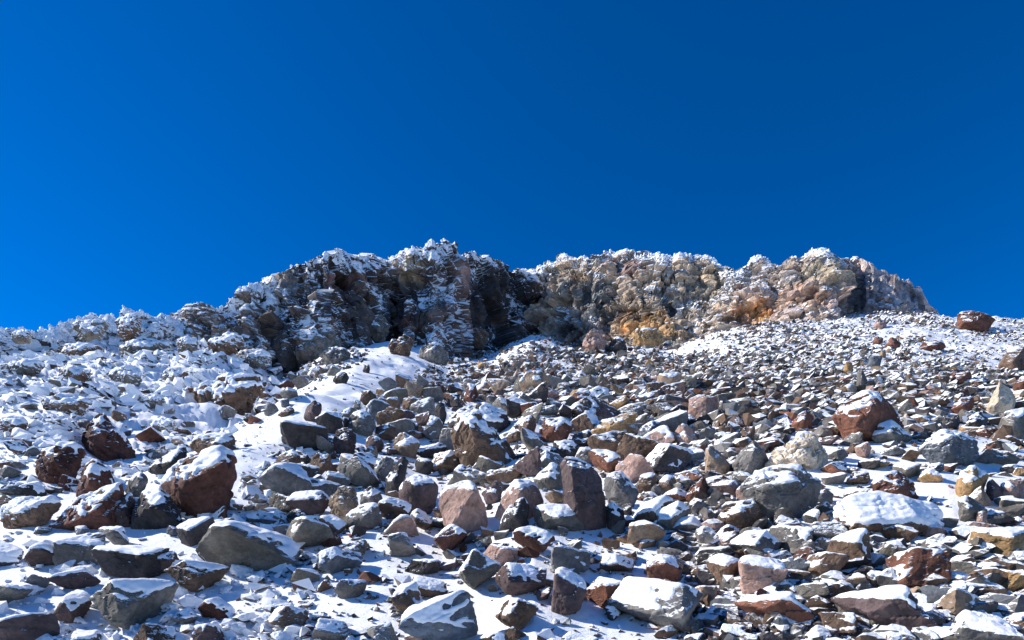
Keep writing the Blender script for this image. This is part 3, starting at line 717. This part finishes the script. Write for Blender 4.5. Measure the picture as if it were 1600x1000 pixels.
B('boulder', 'bright cream triangular boulder near the right edge', 'cream triangular boulder', 'cream', 0.05, [1540,640, 1562,590, 1584,610, 1589,626, 1571,648, 1545,646], [(1558,630,.9),(1575,630,.8)], 0.9, 0.5, 80)
B('boulder', 'dark grey boulder with snow patch cut by the right edge', 'dark grey edge boulder', 'moss', 0.4, [1562,665, 1565,648, 1580,640, 1612,636, 1616,690, 1574,686], None, 0.7)
B('boulder', 'red-brown boulder with snow along its left side, upper right', 'snow-sided red-brown boulder', 'red', 0.3, [1484,640, 1500,622, 1523,620, 1521,637, 1496,648], None, 0.7)
B('rock', 'dark grey rock with snow top below the cream triangle', 'dark snow-topped rock', 'dark', 0.45, [1507,664, 1515,649, 1533,643, 1546,655, 1540,668, 1515,669], None)
B('rock', 'flat brick-red rock lying below the dark snow-topped rock', 'flat brick-red rock', 'red', 0.35, [1523,676, 1535,665, 1558,667, 1567,678, 1545,683, 1528,682], None)
B('rock', 'black squarish rock with snow top left of the dark snow-topped rock', 'black squarish rock', 'dark', 0.5, [1469,664, 1472,648, 1500,648, 1502,664, 1490,670, 1475,670], None, 1.2)
B('flat_boulder', 'red-brown slab jutting against the sky on the right skyline', 'skyline slab', 'red', 0.25, [1493,516, 1497,490, 1515,484, 1540,489, 1558,499, 1532,510, 1500,518], None, 0.8)
B('boulder', 'grey-brown boulder cut by the right edge high on the scree', 'high edge boulder', 'brown', 0.15, [1560,572, 1574,546, 1606,534, 1614,580, 1580,580], None, 0.7)
B('rock', 'rust triangular rock high on the right scree', 'rust triangular rock', 'red', 0.1, [1381,543, 1392,525, 1409,536, 1406,545], None, 0.7)
B('rock', 'small rust rock left of the rust triangle', 'small rust rock', 'red', 0.1, [1362,536, 1368,525, 1381,528, 1379,538], None)
B('rock', 'low wide brown rock right of the rust triangle', 'low wide brown rock', 'red', 0.2, [1431,546, 1445,532, 1475,531, 1481,540, 1455,549], None)
B('rock', 'blue-grey rock with a flat face in the right scree', 'flat-faced blue-grey rock', 'blue', 0.2, [1352,573, 1361,556, 1380,554, 1376,571, 1364,576], None, 0.6)
B('rock', 'bright golden rock beside the flat-faced blue-grey rock', 'bright golden rock', 'ochre', 0.1, [1316,581, 1321,565, 1332,566, 1334,579, 1326,584], None)
B('rock', 'tiny golden rock above the flat-faced blue-grey rock', 'tiny golden rock', 'ochre', 0.1, [1372,558, 1377,546, 1385,549, 1384,559], None)
B('rock', 'red-brown rock, right one of a touching pair on the right scree', 'right paired rock', 'red', 0.2, [1485,598, 1489,584, 1516,579, 1521,593, 1502,601], None, 0.7)
B('rock', 'brown rock, left one of a touching pair on the right scree', 'left paired rock', 'brown', 0.2, [1454,598, 1469,580, 1485,583, 1483,599], None, 0.8)
B('boulder', 'brown boulder above the cream triangle at the right edge', 'brown boulder above cream triangle', 'red', 0.15, [1582,610, 1586,598, 1597,589, 1610,584, 1612,614], None)
B('rock', 'leaning grey slab-like rock above the huge red-brown boulder', 'leaning grey rock', 'grey', 0.2, [1337,606, 1339,580, 1347,574, 1357,596, 1354,608], None, 0.6)
B('rock', 'cream rock half buried in snow on top left of the huge boulder', 'cream half-buried rock', 'cream', 0.4, [1312,614, 1318,602, 1330,599, 1340,606, 1336,616], None)
B('rock', 'flat golden rock lying in grey scree at mid slope', 'flat golden rock', 'ochre', 0.2, [889,620, 892,611, 908,606, 922,607, 920,618, 905,623], None)
B('rock', 'orange-brown rock left of the sharp brown cube', 'orange-brown rock', 'red', 0.15, [1052,632, 1057,620, 1066,615, 1073,623, 1066,633], None)
B('rock', 'small square orange rock right of the sharp brown cube', 'small square orange rock', 'red', 0.1, [1122,651, 1124,641, 1135,640, 1137,651, 1130,654], None, 0.6)
B('rock', 'grey wedge-shaped rock at the top of the boulder pile', 'grey wedge rock', 'moss', 0.2, [800,610, 803,597, 812,586, 825,602, 822,612], None, 0.7)
B('rock', 'dark double-humped rock in the upper centre scree', 'double-humped dark rock', 'plum', 0.15, [1038,588, 1043,579, 1056,577, 1057,586, 1048,591], None)
# outcrops at the foot of the cliff
for args in (
    ('broken dark outcrop below the dark crag with a pale left corner', 'moss', 0.35, [448,550, 452,522, 470,510, 500,508, 528,520, 536,545, 512,562, 470,560]),
    ('low grey hump of rock right below the broken dark outcrop', 'grey', 0.3, [500,562, 512,545, 535,540, 552,552, 548,566, 520,568]),
    ('frosted rubble outcrop under the tall tower', 'moss', 0.4, [560,515, 575,498, 600,490, 612,505, 600,520, 575,524]),
    ('brown buttress of stacked blocks at the foot of the tower', 'tan', 0.25, [640,512, 650,478, 672,462, 690,475, 702,505, 690,524, 655,522]),
    ('lone pinkish block at the foot of the gully recess', 'pink', 0.15, [690,545, 692,520, 708,508, 724,522, 728,545, 710,552]),
    ('grey faceted block left of the lone pinkish block', 'grey', 0.2, [652,560, 660,540, 680,532, 698,545, 702,562, 675,568]),
    ('small brown block in scree under the gully recess', 'brown', 0.2, [730,532, 734,514, 750,508, 764,520, 762,534, 745,538]),
    ('snow-streaked reddish ledge left of the grey faceted block', 'brown', 0.4, [606,545, 612,528, 636,520, 650,535, 645,552, 620,556]),
    ('pale purple knob at the foot of the pale wall', 'pink', 0.1, [908,545, 912,525, 925,512, 942,518, 950,540, 935,552]),
    ('blocky golden outcrop at the foot of the pale wall', 'ochre', 0.15, [985,538, 990,518, 1008,508, 1030,512, 1040,530, 1020,544]),
    ('rounded dark outcrop beside the pale purple knob', 'dark', 0.3, [950,548, 955,530, 968,522, 980,532, 980,548, 966,553]),
    ('pale triangular block in snow right below the ragged crag', 'pink', 0.2, [1360,510, 1374,493, 1386,506, 1384,514])):
    B('outcrop', args[0], args[0], args[1], args[2], args[3], None, 2.0, 0.5, 14)

for i, (label, x, y, w, h) in enumerate((
    ('pale block standing highest on the left skyline ridge', 202, 520, 44, 34), ('low crusted hump on the skyline left of the pale block', 138, 524, 66, 26),
    ('small crusted knob at the far left end of the skyline', 34, 530, 46, 16), ('frosted ledge below the low crusted skyline hump', 120, 556, 60, 22),
    ('broad sunlit snow-crusted ledge on the middle of the left slope', 222, 552, 88, 26), ('dark-sided frosted block right of the broad sunlit ledge', 292, 548, 44, 26),
    ('crusted outcrop under the snow-crusted shoulder', 352, 548, 56, 28), ('frosted rib at the head of the blue gully', 400, 570, 60, 26),
    ('snow-plastered lump near the left edge of the slope', 38, 584, 62, 26), ('cracked white outcrop below the frosted ledge', 118, 594, 64, 26),
    ('rounded crusted outcrop above the gully bend', 198, 598, 60, 26), ('small dark-footed crusted block above the snow-laden outcrop', 272, 596, 44, 22),
    ('long white-crusted rib crossing the lower left slope', 100, 640, 92, 26), ('stubby frosted outcrop beside the gully floor', 236, 634, 50, 22),
    ('snow-coated knob right of the rimed red peak', 256, 676, 48, 24), ('half-buried crusted rock shelf at the left edge', 22, 676, 60, 28))):
    q = np.random.default_rng(50 + i)
    an = np.linspace(0, 2 * np.pi, 9)[:-1] + q.uniform(-0.25, 0.25, 8)
    rad = q.uniform(0.78, 1.12, 8)
    pts = np.stack([x + 0.5 * w * rad * np.cos(an), y - 0.45 * h + 0.5 * h * rad * np.sin(an)], 1)
    B('outcrop', label, label, 'moss' if i % 3 else 'brown', 0.95, pts.ravel().tolist(), None, 2.6, 0.6, 20)

# ------------------------------------------------------------------ smaller rocks, one by one
def inside(poly, x, y):
    n, c = len(poly), False
    j = n - 1
    for i in range(n):
        if (poly[i][1] > y) != (poly[j][1] > y) and x < (poly[j][0] - poly[i][0]) * (y - poly[i][1]) / (poly[j][1] - poly[i][1] + 1e-9) + poly[i][0]:
            c = not c
        j = i
    return c
occ = np.zeros((1040, 1720), bool)          # frame area taken by the boulders above, offset 60
yy, xx = np.mgrid[0:1040, 0:1720]
for pts, *_ in HERO:
    x0, x1, y0, y1 = pts[:, 0].min() - 2, pts[:, 0].max() + 2, pts[:, 1].min() - 2, pts[:, 1].max()
    for y in range(int(y0), int(y1) + 1):
        for x in range(int(x0), int(x1) + 1, 2):
            if inside(pts, x, y) and 0 <= x + 60 < 1719 and 0 <= y < 1040:
                occ[y, x + 60:x + 62] = True
PROTO = []
for k in range(22):
    r = np.random.default_rng(100 + k)
    if k % 2:
        q = r.normal(size=(11, 3)); q /= np.linalg.norm(q, axis=1, keepdims=True)
        q *= (0.78 + 0.3 * r.random((11, 1)))
    else:
        q = np.array([(a, b, c) for a in (-1, 1) for b in (-1, 1) for c in (-1, 1)], float) * 0.66
        q += r.uniform(-0.3, 0.3, q.shape)
        ax = r.normal(size=3) * 0.35
        th = np.linalg.norm(ax); ax /= th
        q = q * math.cos(th) + np.cross(ax, q) * math.sin(th) + ax * (q @ ax)[:, None] * (1 - math.cos(th))
    q *= np.array([1.0 + 0.35 * r.random(), 0.8 + 0.3 * r.random(), 0.62 + 0.3 * r.random()])
    nr, off = hull_planes(q)
    half = (q.max(0) - q.min(0)) / 2
    v, f = poly_rock(nr, off, q.mean(0), half, 4, 0.75, 300 + k, 1.6, 70)
    me = mesh_from('stone', v, f, False); me.materials.append(M_ROCK)
    caps = []
    for amt in (0.3, 0.55, 0.8):
        c = snow_cap(v, f, amt, 1.6, 300 + k)
        if c is not None:
            cm = mesh_from('snow_cap', c[0], c[1], True); cm.materials.append(M_SNOW)
        else:
            cm = None
        caps.append(cm)
    PROTO.append((me, caps, -v[:, 2].min(), half))
CNAME = {'maroon': 'maroon', 'red': 'red-brown', 'brown': 'brown', 'dark': 'dark', 'grey': 'grey', 'blue': 'blue-grey', 'tan': 'tan', 'cream': 'cream', 'ochre': 'ochre', 'pink': 'pinkish', 'moss': 'olive-grey', 'plum': 'purple-brown'}
CS = list(COL)
def scree_color(px, r):
    return ('grey', 'brown', 'dark', 'moss', 'plum', 'blue')[int(r.choice(6, p=[.30, .22, .14, .18, .10, .06]))] if r.random() < 0.82 else pick_color(px, r)
def pick_color(px, r):
    lf = [0.10, 0.05, 0.16, 0.20, 0.18, 0.05, 0.04, 0.0, 0.01, 0.02, 0.07, 0.12]
    rt = [0.03, 0.16, 0.15, 0.09, 0.16, 0.08, 0.09, 0.03, 0.05, 0.06, 0.07, 0.03]
    t = float(sstep(500, 1150, px))
    w = np.array(lf) * (1 - t) + np.array(rt) * t
    return CS[int(r.choice(len(CS), p=w / w.sum()))]
small, tries = [], 0
r = np.random.default_rng(77)
taken = []
STAGES = [(80, 78, 0.36), (150, 130, 0.27), (210, 190, 0.30)]     # tries x100, how many, overlap
for stage, (tr, want, ov) in enumerate(STAGES):
    got = 0
    for _ in range(tr * 100):
        if got >= want:
            break
        if stage == 0:                                  # nearest ground
            px, row = r.uniform(-20, 1620), r.uniform(838, 1020)
            w = min(46 + 90 * r.random() ** 1.2, (row - 806) / 0.72)
        else:
            pile = stage == 1                           # the boulder pile in the middle
            px, row = (r.uniform(440, 1090), r.uniform(605, 836)) if pile else (r.uniform(0, 1600), r.uniform(585, 838))
            if pile:
                w = (62 - 32 * got / want + 8 * r.random()) * (0.62 + 0.55 * float(sstep(610, 780, row)))
            else:
                w = (16 + 22 * r.random() ** 1.5) * (0.6 + 0.7 * float(sstep(600, 790, row)))
            if px < 640 and path_dist(np.array([px]), np.array([row]), TONGUE)[0] < 32:
                continue
            if px < 430 and row < 690 and r.random() < 0.6:
                continue
        h = 0.7 * w
        box = occ[max(0, int(row - 0.8 * h)):max(1, int(row)), max(0, int(px + 60 - 0.42 * w)):max(1, int(px + 60 + 0.42 * w))]
        if box.size and box.mean() > (0.13 if stage == 0 else 0.24):
            continue
        if any((px - a) ** 2 + (1.3 * (row - b)) ** 2 < (ov * (w + c)) ** 2 for a, b, c in taken):
            continue
        taken.append((px, row, w)); small.append((px, row, w)); got += 1
used_labels = set()
centers = np.array([p.mean(0) for p, *_ in HERO]); hw = np.array([w for _, _, w, _ in HERO])
named = []
for (px, row, w) in small:
    D = hit(px, row)
    me, caps, bottom, half = PROTO[int(r.integers(len(PROTO)))]
    s = 0.5 * w * D / F / half[0]
    c = scree_color(px, r) if r.random() < 0.5 else pick_color(px, r)
    noun = 'boulder' if w > 34 else 'rock'
    o = bpy.data.objects.new(noun, None)
    scene.collection.objects.link(o)
    st = link('stone', me, None, o)
    o.scale = (s * (0.9 + 0.3 * r.random()), s * (0.9 + 0.2 * r.random()), s * (0.85 + 0.3 * r.random()))
    o.rotation_euler = (0.14 * r.normal(), 0.14 * r.normal(), r.random() * 6.283)
    X, Y = (px - 800) / F * D, D + 0.25 * s
    o.location = (X, Y, EYE + float(ground_z(np.array([X]), np.array([Y]))[0]) + bottom * s * (0.78 if 440 < px < 1090 else 0.62))
    st.color = srgb(c, 0.8 + 0.45 * r.random())
    snowy = 0.55 + (0.2 if px < 420 else 0) + (0.15 if row > 760 and px > 1000 else 0)
    ci = min(2, int(r.random() * 3 * snowy + 0.7))
    if caps[ci] is not None:
        link('snow_cap', caps[ci], None, o)
    size = 'small' if w < 17 else 'medium-sized' if w < 32 else 'large'
    d = np.hypot(centers[:, 0] - px, centers[:, 1] - row + 0.3 * w)
    k = int(np.argmin(d - 0.3 * hw))
    dx, dy = px - centers[k, 0], row - 0.3 * w - centers[k, 1]
    a = math.degrees(math.atan2(dy, dx))
    word = ['right of', 'below right of', 'below', 'below left of', 'left of', 'above left of', 'above', 'above right of'][int(((a + 22.5) % 360) // 45)]
    named.append((o, size, CNAME[c] + ' ' + noun, word, HERO[k][3], float(d[k])))
groups = {}
for q in named:
    groups.setdefault(q[1:5], []).append(q)
ORD = ['', 'second ', 'third ', 'fourth ', 'fifth ', 'sixth ', 'seventh ', 'eighth ', 'ninth ', 'tenth ']
for key, qs in groups.items():
    qs.sort(key=lambda q: q[5])
    for i, q in enumerate(qs):
        near = '' if len(qs) == 1 else (ORD[min(i, 9)] + 'nearest ')
        ref = ' '.join(key[3].split()[:7])
        tag(q[0], f"{near}{key[0]} {key[1]} {key[2]} the {ref}", key[1].split()[-1], 'loose rocks between the boulders')

# ------------------------------------------------------------------ scree: everything too small to pick apart
r = np.random.default_rng(5)
shapes = {0: [], 1: [], 2: []}
for lv in (0, 1, 2):
    for k in range(24):
        rr = np.random.default_rng(900 + 31 * lv + k)
        q = rr.normal(size=(11, 3)); q /= np.linalg.norm(q, axis=1, keepdims=True)
        q *= (0.75 + 0.35 * rr.random((11, 1))) * np.array([1.05 + 0.35 * rr.random(), 0.9, 0.6 + 0.35 * rr.random()])
        if lv < 2:
            bm = bmesh.new()
            for p in q[:8 + 2 * lv]:
                bm.verts.new(p)
            res = bmesh.ops.convex_hull(bm, input=bm.verts)
            bmesh.ops.delete(bm, geom=[g for g in res['geom_interior'] if isinstance(g, bmesh.types.BMVert)], context='VERTS')
            bm.verts.index_update()
            v = np.array([p.co[:] for p in bm.verts]); f = np.array([[p.index for p in g.verts] for g in bm.faces])
            bm.free()
        else:
            nr, off = hull_planes(q)
            d, f = ICO[lv]
            c = q.mean(0)
            h = np.maximum(off - nr @ c, 0.05)
            g = np.maximum((d @ nr.T) / h[None, :], 1e-6)
            v = d / g.max(1)[:, None]
            v = v * (1 + 0.03 * rr.normal(size=(len(v), 1)))
        shapes[lv].append((v, f))
NS = 33000
T_ROWS = np.arange(470, 1030, 0.5)
HITS = np.stack([np.interp(-T_ROWS, -G_VIS[:, c], np.log(g_Y)) for c in range(NC)], 1)
def hits(px, row):
    c = np.clip(np.round((px - g_px[0]) / (g_px[1] - g_px[0])).astype(int), 0, NC - 1)
    return np.exp(HITS[np.clip(((row - 470) * 2).astype(int), 0, len(T_ROWS) - 1), c])
m = 240000
px, row = r.uniform(-90, 1690, m), 484 + 536 * r.random(m) ** 1.75
D = hits(px, row)
X, Y = (px - 800) / F * D, D
z0 = np.zeros(m)
patch = vnoise(np.stack([X * 0.55 + 0.2 * Y, Y * 0.35, z0 + 0.5], 1), 400) + 0.5 * vnoise(np.stack([X * 1.7, Y * 1.1, z0 + 9.5], 1), 401)
dens = pl(px, [(-90, .45), (380, .5), (480, .9), (1000, 1), (1230, .9), (1400, .75), (1690, .7)]) * (0.2 + 0.8 * sstep(-0.35, 0.25, patch))
dens = np.where((row < 640) & (px > 640), np.maximum(dens, 0.85), dens)
tongue_d = path_dist(px, row, TONGUE)
dens *= 0.22 + 0.78 * sstep(20, 46, tongue_d)
dens *= np.where(px < 470, 0.2 + 0.8 * sstep(20, 55, path_dist(px, row, GULLY)), 1)
dens *= 1 - 0.88 * sstep(1180, 1320, px) * sstep(665, 715, row) * (1 - 0.7 * sstep(820, 860, row))
dens *= 1 - 0.72 * sstep(740, 830, row)
dens *= 1 - 0.66 * sstep(440, 520, px) * sstep(1110, 1000, px) * sstep(640, 690, row)
chute = vnoise(np.stack([X * 0.30, Y * 0.06, z0 + 3.3], 1), 410)
dens *= np.where(row < 660, 0.55 + 0.45 * sstep(-0.5, 0.1, chute), 1)
dens *= 1 - 0.8 * np.exp(-((px - 1120) / 60) ** 2 - ((row - 545) / 12) ** 2)
dens *= 1 - 0.7 * np.exp(-((px - 860) / 55) ** 2 - ((row - 533) / 10) ** 2)
dens *= np.where(occ[np.clip(row.astype(int), 0, 1039), np.clip(px.astype(int) + 60, 0, 1719)], 0.12, 1)
occ2 = occ | np.roll(occ, 7, 0)
dens *= np.where(occ2[np.clip(row.astype(int), 0, 1039), np.clip(px.astype(int) + 60, 0, 1719)], 0.5, 1)
ok = (r.random(m) < dens) & (row > pl(px, CREST_ROW) - 1) & (D < 96)
idx = np.nonzero(ok)[0][:NS]
px, row, D, X, Y = px[idx], row[idx], D[idx], X[idx], Y[idx]
m = len(idx)
w = np.where((px < 430) & (row < 690), 1.5, 1.0) * (0.95 + 0.5 * chute[idx]) * pl(row, [(490, 3.0), (540, 3.5), (580, 4.6), (650, 7.0), (740, 10), (850, 12), (1000, 15)]) * np.minimum(0.75 * (1 - r.random(m)) ** -0.62, 4.0)
w = w * (0.45 + 0.55 * sstep(18, 40, tongue_d[idx])) * (1 - 0.28 * sstep(900, 1150, px) * sstep(640, 570, row))
fine_ = 0.16 * sstep(950, 1200, px) * sstep(620, 560, row)
w = w * np.where((r.random(m) < 0.3) & (row > 640), 0.35, 1.0)
gz = ground_z(X, Y)
fr = pl(px, [(0, 1.4), (380, 1.3), (480, 0.6), (560, 0.34), (760, 0.1), (1150, 0.1), (1300, 0.16), (1600, 0.16)]) + 0.25 * sstep(620, 500, row) * np.where(px > 1250, 1, 0.3) + 0.22 * r.normal(size=m) + fine_
SV, SF, SC, SN = [], [], [], []
base = 0
rnd = r.random((m, 4)); kind_i = r.integers(24, size=m); tilt_a = 0.35 * r.normal(size=m)
for i in range(m):
    lv = 2 if w[i] > 40 else 1 if w[i] > 9.5 else 0
    v, f = shapes[lv][kind_i[i]]
    s = 0.5 * w[i] * D[i] / F
    an = rnd[i, 0] * 6.283; ca, sa = math.cos(an), math.sin(an)
    ct, st = math.cos(tilt_a[i]), math.sin(tilt_a[i])
    Rm = np.array([[ca, -sa * ct, sa * st], [sa, ca * ct, -ca * st], [0, st, ct]])
    SV.append((v * np.array([s, s, s * (0.8 + 0.35 * rnd[i, 1])])) @ Rm.T + np.array([X[i], Y[i], EYE + gz[i] + 0.28 * s]))
    SF.append(f + base); base += len(v)
    SC.append(np.tile(np.array(COL[scree_color(px[i], r)]) * (0.7 + 0.6 * rnd[i, 2]), (len(v), 1)))
    SN.append(np.full(len(v), fr[i]))
for pos, col, x in RUBBLE:
    v, f = shapes[1][int(r.integers(24))]
    s = 0.08 + 0.42 * r.random() ** 2.5
    an = r.random() * 6.283; ca, sa = math.cos(an), math.sin(an)
    SV.append((v * s) @ np.array([[ca, -sa, 0], [sa, ca, 0], [0, 0, 1]]).T + pos)
    SF.append(f + base); base += len(v)
    SC.append(np.tile(col * (0.6 + 0.6 * r.random()), (len(v), 1)))
    SN.append(np.full(len(v), 0.1 + 0.2 * r.normal()))
allv = np.concatenate(SV)
sm = mesh_from('scree', allv, np.concatenate(SF), False)
attr_col(sm, 'Col', np.concatenate(SC)); attr_val(sm, 'frost', np.concatenate(SN))
tag(link('scree', sm, M_SCREE), 'loose snow-dusted scree and gravel strewn over the whole slope', 'scree', kind='stuff')
